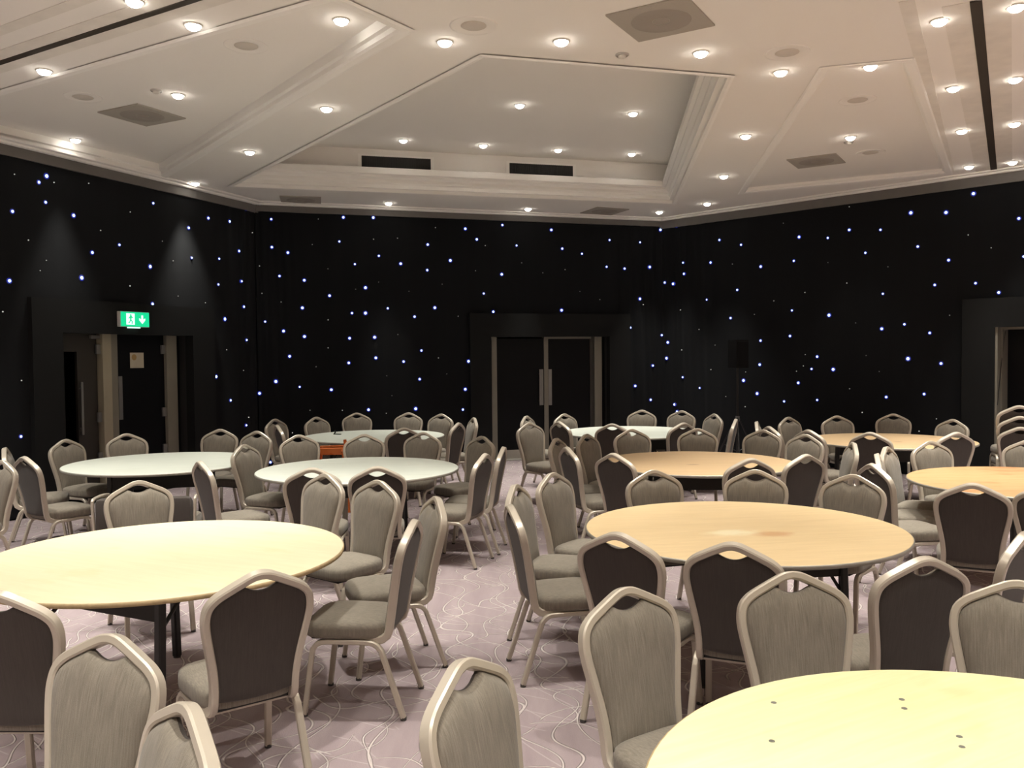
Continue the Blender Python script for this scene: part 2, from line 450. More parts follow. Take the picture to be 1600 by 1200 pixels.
# pelmet boards and cornice along the three curtained walls
for k, (W, zz) in enumerate(((WL, 4.07), (WF, 4.09), (WR, 4.05))):
    p, t, n, ln = W
    e = struct_empty('trim_%d' % (k+1), (p.x, p.y, 0), wallrot(W))
    obj('pelmet_board', boxbm(-0.02, ln+0.02, -0.10, 0.02, zz-0.06, ZC), M['pelmet'], e)
    obj('cornice_strip', boxbm(-0.05, ln+0.05, -0.17, -0.10, ZC-0.05, ZC, bevel=0.012), M['mould'], e)
    obj('cornice_strip', boxbm(-0.05, ln+0.05, -0.24, -0.17, ZC-0.025, ZC, bevel=0.006), M['mould'], e)

# ---- door portals
def portal(idx, W, d, label):
    p, t, n, ln = W
    e = struct_empty('door_%d' % idx, (p.x, p.y, 0), wallrot(W), label)
    o0, o1, i0, i1 = d['o0'], d['o1'], d['i0'], d['i1']
    obj('surround_post', boxbm(o0, i0, -0.14, 0.0, 0, PORT), M['portal'], e)
    obj('surround_post', boxbm(i1, o1, -0.14, 0.0, 0, PORT), M['portal'], e)
    obj('surround_head', boxbm(i0, i1, -0.14, 0.0, HEAD, PORT), M['portal'], e)
    # lobby box behind the opening
    obj('lobby_panel', boxbm(i0-.6, i1+.6, 2.3, 2.4, -0.1, 2.7), M['leaf_brown'], e)
    obj('lobby_panel', boxbm(i0-.65, i0-.6, 0.25, 2.4, -0.1, 2.7), M['leaf_brown'], e)
    obj('lobby_panel', boxbm(i1+.6, i1+.65, 0.25, 2.4, -0.1, 2.7), M['leaf_brown'], e)
    obj('lobby_ceiling', boxbm(i0-.6, i1+.6, 0.25, 2.4, 2.6, 2.7), M['leaf_brown'], e)
    obj('lobby_floor', boxbm(i0-.6, i1+.6, 0.0, 2.4, -0.1, 0.0), M['portal'], e)
    return e
# leaves, jambs, handles are placed at photo columns converted to wall coordinates
def uat(px, W, v): return hit(px, 560, W, v)[0]
def handle_bm(u, y, z0, z1):
    b = bmesh.new()
    box(b, u-.016, u+.016, y-.045, y-.030, z0, z1, bevel=.004)
    for z in (z0+.08, z1-.08): box(b, u-.009, u+.009, y-.032, y+.002, z-.009, z+.009)
    return b
e = portal(1, WL, doorL, 'black boxed doorway on left wall under the green exit sign')
v = -0.10   # plane of the doors, behind the wall face (local y = -v)
yl = 0.10
a0, a1 = uat(155, WL, v), uat(181, WL, v); b0, b1 = uat(256, WL, v), uat(272, WL, v)
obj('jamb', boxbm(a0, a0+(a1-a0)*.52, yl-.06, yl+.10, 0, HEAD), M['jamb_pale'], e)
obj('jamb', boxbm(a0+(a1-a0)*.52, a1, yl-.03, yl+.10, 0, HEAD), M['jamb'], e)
obj('jamb', boxbm(b0, b1, yl-.05, yl+.10, 0, HEAD), M['jamb'], e)
lf = obj('leaf', boxbm(a1, b0, yl, yl+.05, 0.005, HEAD), M['leaf'], e)
hb = bmesh.new(); z0h = hit(186, 656, WL, v)[1]; z1h = hit(186, 588, WL, v)[1]
uh = uat(186.5, WL, v)
box(hb, uh-.03, uh+.03, yl-.012, yl+.002, z0h, z1h, bevel=.003)
obj('push_plate', hb, M['steel'], lf)
un0, un1 = uat(203, WL, v), uat(224, WL, v)
zn0, zn1 = hit(213, 575, WL, v)[1], hit(213, 551, WL, v)[1]
nt = obj('notice', boxbm(un0, un1, yl-.006, yl+.001, zn0, zn1), M['paper'], lf)
b = bmesh.new(); cyl(b, (un1-un0)*.18, 0, .002, 16)
bmesh.ops.rotate(b, verts=b.verts, cent=(0, 0, 0), matrix=Matrix.Rotation(R(90), 3, 'X'))
bmesh.ops.translate(b, verts=b.verts, vec=(un0+(un1-un0)*.28, yl-.006, zn1-(zn1-zn0)*.3))
obj('notice_seal', b, M['paper_ink'], lf)
obj('side_panel', boxbm(b1, doorL['i1'], yl+.02, yl+.06, 0, HEAD), M['leaf'], e)
for u, z in ((b0-.03, .55), (b0-.03, 1.05), (b0-.03, 1.9), (a0-.03, .55), (a0-.03, 1.05), (a0-.03, 1.9)):
    obj('hinge', boxbm(u-.03, u+.03, yl-.03, yl+.002, z-.06, z+.06, bevel=.004), M['steel'], e)
ol0, ol1 = uat(122, WL, v), uat(153, WL, v)
lf2 = obj('leaf', boxbm(ol0, ol1, yl+.02, yl+.06, 0.005, HEAD), M['leaf_brown'], e)
obj('pull_bar', handle_bm(ol0+.03, yl+.02, .85, 1.5), M['steel'], lf2)
obj('closer', boxbm(ol0+.18, ol0+.42, yl-.02, yl+.02, HEAD-.06, HEAD-.015, bevel=.006), M['steel'], lf2)
obj('lintel', boxbm(doorL['i0'], ol0, yl+.02, yl+.08, HEAD-.22, HEAD), M['leaf_brown'], e)

e = portal(2, WF, doorF, 'black boxed double doors in the far wall')
yl = 0.08; v = -yl
x = [uat(q, WF, v) for q in (767, 775, 849.5, 856, 923, 938.5)]
obj('jamb', boxbm(x[0], x[1], yl-.05, yl+.08, 0, HEAD), M['jamb'], e)
obj('jamb', boxbm(x[4]-.02, x[4]+.055, yl-.01, yl+.08, 0, HEAD), M['leaf_brown'], e)
obj('jamb', boxbm(x[4]+.055, x[5], yl-.05, yl+.08, 0, HEAD), M['jamb'], e)
obj('head_jamb', boxbm(x[2], x[4], yl-.02, yl+.08, HEAD-.035, HEAD), M['jamb'], e)
lf = obj('leaf', boxbm(x[1], x[2], yl, yl+.05, 0.01, HEAD-.03), M['leaf'], e)
obj('meeting_stile', boxbm(x[2], x[3], yl-.02, yl+.06, 0.01, HEAD-.02), M['jamb'], lf)
obj('pull_bar', handle_bm(x[2]-.08, yl, hit(844, 633, WF, v)[1], hit(844, 577, WF, v)[1]), M['steel'], lf)
obj('push_plate', boxbm(x[2]-.05, x[2]-.012, yl-.008, yl, hit(844, 633, WF, v)[1], hit(844, 577, WF, v)[1]), M['steel'], lf)
obj('kick_plate', boxbm(x[1]+.1, x[2]-.02, yl-.008, yl, 0.012, 0.16), M['kick'], lf)
lf = obj('leaf', boxbm(x[3], x[4]-.02, yl+.01, yl+.06, 0.01, HEAD-.03), M['leaf'], e)
obj('push_plate', boxbm(x[3]+.01, x[3]+.07, yl-.0, yl+.01, hit(860, 633, WF, v)[1], hit(860, 577, WF, v)[1]), M['steel'], lf)
obj('kick_plate', boxbm(x[3]+.02, x[4]-.06, yl+.002, yl+.01, 0.012, 0.16), M['kick'], lf)
obj('threshold', boxbm(x[0], x[5], -.10, yl+.08, 0, .012), M['kick'], e)
obj('side_panel', boxbm(x[5], doorF['i1'], yl+.02, yl+.06, 0, HEAD), M['leaf'], e)

e = portal(3, WR, doorR, 'black boxed doorway with beige lining at right edge')
i0 = doorR['i0']
obj('jamb', boxbm(i0-.001, i0+.03, -.12, .16, 0, HEAD), M['jamb'], e)
obj('jamb', boxbm(i0+.012, i0+.045, .05, .36, 0, HEAD), M['jamb'], e)
obj('head_jamb', boxbm(i0, doorR['i1'], .02, .20, HEAD-.03, HEAD), M['jamb'], e)
lf = obj('leaf', boxbm(i0+.045, doorR['i1'], .30, .35, 0.01, HEAD), M['leaf'], e)
obj('kick_plate', boxbm(i0+.1, doorR['i1']-.1, .292, .30, 0.012, 0.16), M['kick'], lf)
obj('cable', sweep(bmesh.new(), [(i0+.035, -.12, 1.05), (i0+.035, .02, 1.55), (i0+.05, .15, HEAD-.05)], .005, .005, (1, 0, 0), 6, 2), M['black_steel'], e)

# ------------------------------------------------------------------ star-cloth curtains with LEDs
def star_pts(ox, oy, s): return [(ox + v[0]/4, oy + v[1]/4) for v in s]
BRIGHT = (
 star_pts(0, 300, [(77,121),(287,64),(465,146),(960,70),(1303,163),(1433,184),(1539,107),(1184,224),(748,330),(581,378),(1202,411),(1370,417),(1498,369),(940,466),(1365,578),(1510,558),(59,555),(517,536),(955,700),(1524,717),(1406,794),(1543,925),(1352,1154)])
 + star_pts(0, 600, [(1440,102),(1545,258),(130,328)]) + star_pts(0, 0, [(245,1139),(293,1100)])
 + star_pts(400, 300, [(95,170),(546,158),(733,160),(99,345),(199,379),(521,309),(618,451),(768,399),(905,448),(1074,328),(1071,488),(1308,230),(1380,296),(1541,206),(1215,428),(1537,514),(147,525),(302,551),(460,648),(684,598),(290,724),(600,757),(684,757),(824,727),(992,779),(1118,723),(1424,634),(1484,748),(57,810),(172,869),(303,903),(585,914),(741,908),(1035,991),(749,1037),(210,1027),(580,1068),(923,1060),(1328,1058),(124,1184),(1024,1170)])
 + star_pts(400, 600, [(22,58),(273,18),(471,36),(703,161),(999,155),(1308,33),(1293,160),(90,489)])
 + star_pts(800, 300, [(246,237),(30,334),(314,354),(439,385),(611,300),(799,315),(927,237),(1027,215),(593,467),(703,479),(860,469),(1071,442),(1077,512),(955,566),(1007,574),(798,668),(310,739),(738,848),(880,1085),(935,895),(973,940),(965,1039),(1065,1158),(1464,140),(1296,300),(1432,330),(1240,441),(1552,466),(1408,612),(1217,673),(1366,788),(1551,929),(1546,1079),(1447,1178)])
 + star_pts(800, 600, [(770,12),(868,99),(1017,128),(1030,173),(1170,25),(1530,60)])
 + star_pts(1200, 300, [(1283,10),(892,130),(1112,128),(1567,165),(507,237),(701,236),(193,281),(373,287),(606,380),(936,341),(159,430),(1128,426),(1597,403),(716,636),(1042,581),(1296,570),(1440,628),(147,740),(381,770),(709,855),(851,827),(1011,881),(135,900),(307,1029),(272,1106),(407,1109),(874,1042),(1081,1072),(188,1193)])
 + star_pts(1200, 600, [(98,109),(307,100),(737,82),(976,63)]))
DIM = (
 star_pts(0, 300, [(178,301),(292,427),(253,491),(632,240),(814,125),(1018,307),(1086,430),(1118,650),(1285,692),(813,587),(20,748),(134,1178),(1417,986),(1526,1115),(1584,254)])
 + star_pts(0, 600, [(1556,208)]) + star_pts(0, 0, [(90,1089),(340,1140),(560,1145)])
 + star_pts(400, 300, [(390,168),(352,327),(735,295),(885,288),(1122,222),(1434,334),(22,462),(450,479),(37,633),(623,607),(767,563),(957,620),(1164,576),(1372,492),(157,687),(451,799),(887,890),(451,974),(1264,776),(1141,1037),(376,1092),(818,1149),(1193,1137)])
 + star_pts(400, 600, [(850,73),(338,165),(540,165),(815,183),(228,305)])
 + star_pts(800, 300, [(62,442),(193,505),(332,485),(426,621),(551,672),(820,704),(1050,737),(1165,171),(1377,450),(1513,765),(1165,859),(1268,957),(1057,987),(1242,1110),(1460,1125)])
 + star_pts(800, 600, [(1335,78),(1457,142)])
 + star_pts(1200, 300, [(507,92),(93,194),(374,441),(748,467),(492,569),(230,628),(546,818),(34,680),(1250,268),(1392,348),(1134,770),(232,1016),(610,1022),(693,1122),(220,1087),(176,1120)])
 + star_pts(1200, 600, [(509,30),(586,178),(1052,218),(944,295)]))
CURT_TOP = {0: 4.035, 1: 4.05, 2: 4.02}
def pleat(k, u, z):
    w = 0.007*math.sin(u*4.0+k) + 0.003*math.sin(u*11.0+1.3*k)
    # loose gathers beside the room corners
    ln = (WL, WF, WR)[k][3]
    for c, s in (((ln-0.25, .35),) if k == 0 else ((0.1, .35), (ln-0.35, .5)) if k == 1 else ((0.45, .6),)):
        w += (0.014*math.sin(u*21+z*0.7+2*math.sin(u*5)) + 0.010*math.sin(u*47+z*1.3*math.sin(u*3)))*math.exp(-((u-c)/s)**2)
    return w
curtains = []
for k, (W, d, lab) in enumerate(((WL, doorL, 'black star cloth on the left wall around the exit doorway'),
                                  (WF, doorF, 'black star cloth on the far wall around the double doors'),
                                  (WR, doorR, 'black star cloth on the right wall behind the tan tables'))):
    p, t, n, ln = W
    bm = bmesh.new(); du = 0.035
    u_start = 6.5 if k == 0 else 0.035
    u_end = ln-0.035 if k < 2 else 7.6
    nu = int((u_end-u_start)/du); low = 6; rows = 11
    prev = None
    for i in range(nu+1):
        u = u_start + (u_end-u_start)*i/nu
        zt = CURT_TOP[k] + 0.008*math.sin(u*5.1+k) + 0.005*math.sin(u*17)
        zs = [0.02 + (PORT-0.07)*j/low for j in range(low)] + [PORT-0.05 + (zt-PORT+0.05)*j/(rows-low) for j in range(rows-low+1)]
        colv = [bm.verts.new((u, -(0.065 + pleat(k, u, z)), z)) for z in zs]
        in_door = d['o0']+.03 < u < d['o1']-.03+du
        if prev:
            for j in range(low if in_door else 0, rows): bm.faces.new((prev[j], colv[j], colv[j+1], prev[j+1]))
        prev = colv
    for v in [v for v in bm.verts if not v.link_faces]: bm.verts.remove(v)
    root = thing('star_curtain', lab, 'curtain', (p.x, p.y, 0), wallrot(W), 'star cloth curtains around the room')
    obj('cloth', bm, M['curtain'], root, True)
    curtains.append(root)
# shared LED meshes: a white-hot chip, its bloom painted as a glowing blue ring
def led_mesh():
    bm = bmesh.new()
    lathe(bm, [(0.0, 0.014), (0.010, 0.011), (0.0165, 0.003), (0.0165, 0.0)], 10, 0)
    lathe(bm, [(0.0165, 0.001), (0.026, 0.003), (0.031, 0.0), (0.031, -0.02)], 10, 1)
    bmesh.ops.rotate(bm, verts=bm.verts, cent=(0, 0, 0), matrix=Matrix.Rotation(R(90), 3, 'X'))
    o = obj('led', bm, [M['led_core'], M['led_halo']]); return o
def led_small_mesh():
    bm = bmesh.new(); lathe(bm, [(0.0, 0.006), (0.006, 0.003), (0.0075, -0.01)], 8, 0)
    bmesh.ops.rotate(bm, verts=bm.verts, cent=(0, 0, 0), matrix=Matrix.Rotation(R(90), 3, 'X'))
    return obj('led_small', bm, M['led_small'])
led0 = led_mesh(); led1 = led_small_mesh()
first = {led0: True, led1: True}
def which_wall(px, py):
    best = None
    for k, W in enumerate((WL, WF, WR)):
        u, z = hit(px, py, W, 0.08)
        if -0.05 <= u <= W[3]+0.05:
            d = ray(px, py); kk = (W[0]+W[2]*0.08).dot(W[2])/Vector((d.x, d.y)).dot(W[2])
            if kk > 0 and (best is None or kk < best[0]): best = (kk, k, u, z)
    return best
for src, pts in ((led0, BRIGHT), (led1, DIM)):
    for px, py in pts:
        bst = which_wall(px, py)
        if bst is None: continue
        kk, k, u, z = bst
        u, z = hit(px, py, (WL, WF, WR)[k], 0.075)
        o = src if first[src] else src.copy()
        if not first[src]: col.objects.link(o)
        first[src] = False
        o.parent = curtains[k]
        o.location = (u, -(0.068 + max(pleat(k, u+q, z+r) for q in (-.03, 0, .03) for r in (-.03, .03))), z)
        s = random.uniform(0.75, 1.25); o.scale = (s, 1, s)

# ------------------------------------------------------------------ round tables
TR = 0.915; TH = 0.75
def make_table(name, label, loc, ang, top_mat, edge_mat, group='round folding banquet tables', marks=None):
    root = thing(name, label, 'table', (loc[0], loc[1], 0), ang, group)
    top = obj('tabletop', lathe(bmesh.new(), [(0, TH-.024), (TR-.012, TH-.024), (TR-.004, TH-.020), (TR-.004, TH-.003), (TR-.008, TH), (0, TH)], 96), top_mat, root)
    shade_auto(top)
    ed = obj('edge_band', lathe(bmesh.new(), [(TR-.006, TH-.024), (TR-.001, TH-.022), (TR, TH-.012), (TR-.001, TH-.004), (TR-.006, TH-.0015)], 96), edge_mat, root)
    for p in ed.data.polygons: p.use_smooth = True
    for s in (-1, 1):
        for q in (-1, 1):
            b = bmesh.new()
            sweep(b, [(q*.40, s*.40, TH-.03), (q*.41, s*.43, .012)], .022, .022, (1, 0, 0), 8, 6)
            lg = obj('leg', b, M['black_steel'], root)
            obj('foot_cap', cyl(bmesh.new(), .022, 0, .02, 10, (q*.41, s*.43)), M['glide'], lg)
        obj('leg_panel', boxbm(-.40, .40, s*.40-.010, s*.40+.010, TH-.20, TH-.03), M['black_board'], root)
        for q in (-1, 1):
            obj('brace', sweep(bmesh.new(), [(q*.38, s*.408, .48), (q*.34, s*.14, TH-.05)], .010, .007, (1, 0, 0), 6, 4), M['black_steel'], root)
    for q in (-1, 1): obj('under_rail', boxbm(q*.34-.02, q*.34+.02, -.62, .62, TH-.055, TH-.024), M['black_board'], root)
    if marks:
        for (mx, my) in marks:
            o = obj('bolt_head', lathe(bmesh.new(), [(0.009, TH-.001), (0.008, TH+.0012), (0, TH+.0016)], 12), M['marks'], root)
            c, s_ = math.cos(-ang), math.sin(-ang); dx, dy = mx-loc[0], my-loc[1]
            o.location = (c*dx-s_*dy, s_*dx+c*dy, 0)
    return root
TC = {1: (1.19, 1.80), 2: (1.34, 4.97), 3: (-1.82, 4.45), 4: (-1.41, 7.78), 5: (-3.45, 8.42), 6: (-1.80, 11.05),
      7: (1.57, 11.28), 8: (1.73, 8.03), 9: (4.37, 9.87), 10: (4.07, 6.63), 0: (-1.55, 1.36), 11: (-4.75, 5.95)}
marks = [at(x, y, TH) for x, y in ((1209, 1098), (1409, 1093), (1413, 1107), (1206, 1158), (1499, 1151), (1503, 1167))]
make_table('round_table', 'bright pale yellow round table cropped by the bottom right corner', TC[1], 0.5, M['front_top'], M['edge_ply'], marks=[(p.x, p.y) for p in marks])
make_table('round_table', 'large tan round table right of centre with a reddish worn patch', TC[2], 0.15, M['tan_top'], M['edge_metal'])
make_table('round_table', 'brightly lit cream round table at left front with raw plywood edge', TC[3], -0.45, M['cream_top'], M['edge_ply'])
make_table('round_table', 'white round table left of the aisle, behind the cream one', TC[4], 0.1, M['white_top'], M['edge_metal'])
make_table('round_table', 'white round table nearest the exit sign doorway', TC[5], 0.2, M['white_top'], M['edge_metal'])
make_table('round_table', 'farthest white round table left of the double doors', TC[6], -0.2, M['white_top'], M['edge_metal'])
make_table('round_table', 'farthest white round table right of the double doors', TC[7], 0.1, M['white_top'], M['edge_metal'])
make_table('round_table', 'peach wood round table behind the large tan one', TC[8], -0.1, M['peach_top'], M['edge_metal'])
make_table('round_table', 'far tan round table in front of the right star cloth', TC[9], 0.3, M['peach_top'], M['edge_metal'])
make_table('round_table', 'orange grained wood round table cut by the right edge', TC[10], 0.0, M['grain_top'], M['edge_metal'])

# ------------------------------------------------------------------ banquet chairs
HALF = [(0.163, 0.430), (0.163, 0.480), (0.171, 0.560), (0.188, 0.650), (0.203, 0.730), (0.207, 0.780), (0.197, 0.826),
        (0.166, 0.858), (0.118, 0.884), (0.062, 0.911), (0.028, 0.925), (0.0, 0.929)]
def back_y(z):
    f = (z-0.43)/0.5
    return -0.198 - 0.075*f - 0.022*f*f
def outline(sub=3):
    h = catmull([Vector((x, z)) for x, z in HALF], sub)
    left = [Vector((-p.x, p.y)) for p in h]
    return left + [p for p in h[::-1]][1:]
def inner_outline(off, notch=True):
    o = outline(3); n = len(o); res = []
    for i, p in enumerate(o):
        t = (o[min(i+1, n-1)] - o[max(i-1, 0)]).normalized()
        nn = Vector((t.y, -t.x))
        q = p + nn*off
        if notch and abs(q.x) < 0.066 and q.y > 0.8:
            e = abs(q.x)/0.066
            q.y = min(q.y, 0.866 + 0.024*e*e)
        res.append(q)
    return res
def cushion(off, depth_edge, bulge, direction):
    """upholstered pad filling the frame; direction +1 front, -1 rear"""
    bm = bmesh.new(); o = inner_outline(off)
    c = Vector((0, 0.66))
    # close the lower edge with a gentle curve
    low = [Vector((o[-1].x*(1-2*k/8), 0.428-0.012*math.sin(math.pi*k/8))) for k in range(1, 8)]
    o = o + low
    rings = []
    for f, d in ((1.0, 0.0), (1.0, depth_edge*0.7), (0.975, depth_edge+bulge*0.25), (0.90, depth_edge+bulge*0.62), (0.74, depth_edge+bulge*0.88), (0.5, depth_edge+bulge*0.98), (0.22, depth_edge+bulge)):
        ring = []
        for p in o:
            q = c + (p-c)*f
            ring.append(bm.verts.new((q.x, back_y(q.y) + direction*d, q.y)))
        rings.append(ring)
    m = len(o)
    for a, b in zip(rings, rings[1:]):
        for i in range(m): bm.faces.new((a[i], a[(i+1) % m], b[(i+1) % m], b[i]))
    bm.faces.new(rings[-1])
    return bm
def make_chair():
    root = bpy.data.objects.new('banquet_chair', None); col.objects.link(root)
    o = outline(3)
    path = [(p.x, back_y(p.y), p.y) for p in o]
    tail = [(0.164, -0.188, 0.402), (0.166, -0.165, 0.385), (0.168, -0.13, 0.376), (0.169, -0.05, 0.374), (0.170, 0.06, 0.376)]
    full = [(-x, y, z) for x, y, z in tail[::-1]] + path + tail
    fr = obj('back_frame', sweep(bmesh.new(), full, 0.0150, 0.0205, (0, 0, 1), 8, 6.0), M['frame'], root)
    shade_auto(fr, 40)
    pad = obj('backrest', cushion(0.013, 0.012, 0.030, 1), M['fabric'], root, True)
    pan = obj('back_panel', cushion(0.013, 0.011, 0.005, -1), M['back_fabric'], root, True)
    # seat pad
    bm = bmesh.new(); rings = []
    N = 36
    def seat_pt(th, f):
        c, s = math.cos(th), math.sin(th); pw = 4.5
        r = (abs(c)**pw + abs(s)**pw)**(-1/pw)
        y = 0.215*r*s; x = (0.205 + 0.05*y)*r*c
        return x*f, 0.022 + y*f
    for f, z in ((0.90, 0.386), (0.985, 0.392), (1.0, 0.410), (1.0, 0.436), (0.985, 0.452), (0.94, 0.464), (0.82, 0.474), (0.55, 0.481), (0.25, 0.484)):
        rings.append([bm.verts.new((*seat_pt(2*math.pi*k/N, f), z)) for k in range(N)])
    for a, b in zip(rings, rings[1:]):
        for k in range(N): bm.faces.new((a[k], a[(k+1) % N], b[(k+1) % N], b[k]))
    bm.faces.new(rings[0][::-1]); bm.faces.new(rings[-1])
    obj('seat', bm, M['fabric'], root, True)
    obj('seat_board', boxbm(-.155, .155, -.16, .20, .374, .388), M['black_board'], root)
    # legs: inverted-U tube each side, split at mid rail into a front and a rear leg
    for s in (-1, 1):
        front = [(s*.186, .030, .372), (s*.186, .105, .372), (s*.187, .150, .364), (s*.189, .176, .340), (s*.191, .187, .300), (s*.199, .225, .012)]
        rear = [(s*.186, .030, .372), (s*.186, -.085, .372), (s*.187, -.130, .364), (s*.188, -.158, .338), (s*.190, -.175, .298), (s*.199, -.272, .012)]
        for pth in (front, rear):
            pts = catmull(pth, 3)
            lg = shade_auto(obj('leg', sweep(bmesh.new(), pts, .0125, .0150, (1, 0, 0), 8, 6.0), M['frame'], root), 40)
            e = pth[-1]
            obj('foot_glide', cyl(bmesh.new(), .0155, 0, .016, 10, (e[0], e[1])), M['glide'], lg)
    obj('cross_bar', sweep(bmesh.new(), [(-.187, -.120, .360), (.187, -.120, .360)], .009, .009, (0, 0, 1), 8, 3), M['frame'], root)
    return root
chair0 = make_chair()
chair_used = [False]
ZTOP = 0.94
def place_chair(P, yaw, label, group='champagne framed banquet chairs', z=0.0):
    """P: ground point below the crest of the back; yaw: heading of the seat front"""
    if not chair_used[0]: c = chair0; chair_used[0] = True
    else: c = copy_tree(chair0)
    d = Vector((math.cos(yaw), math.sin(yaw)))
    o = Vector((P[0], P[1])) + d*0.295
    c.location = (o.x, o.y, z); c.rotation_euler = (0, 0, yaw-math.pi/2)
    return tag(c, label, 'chair', group)
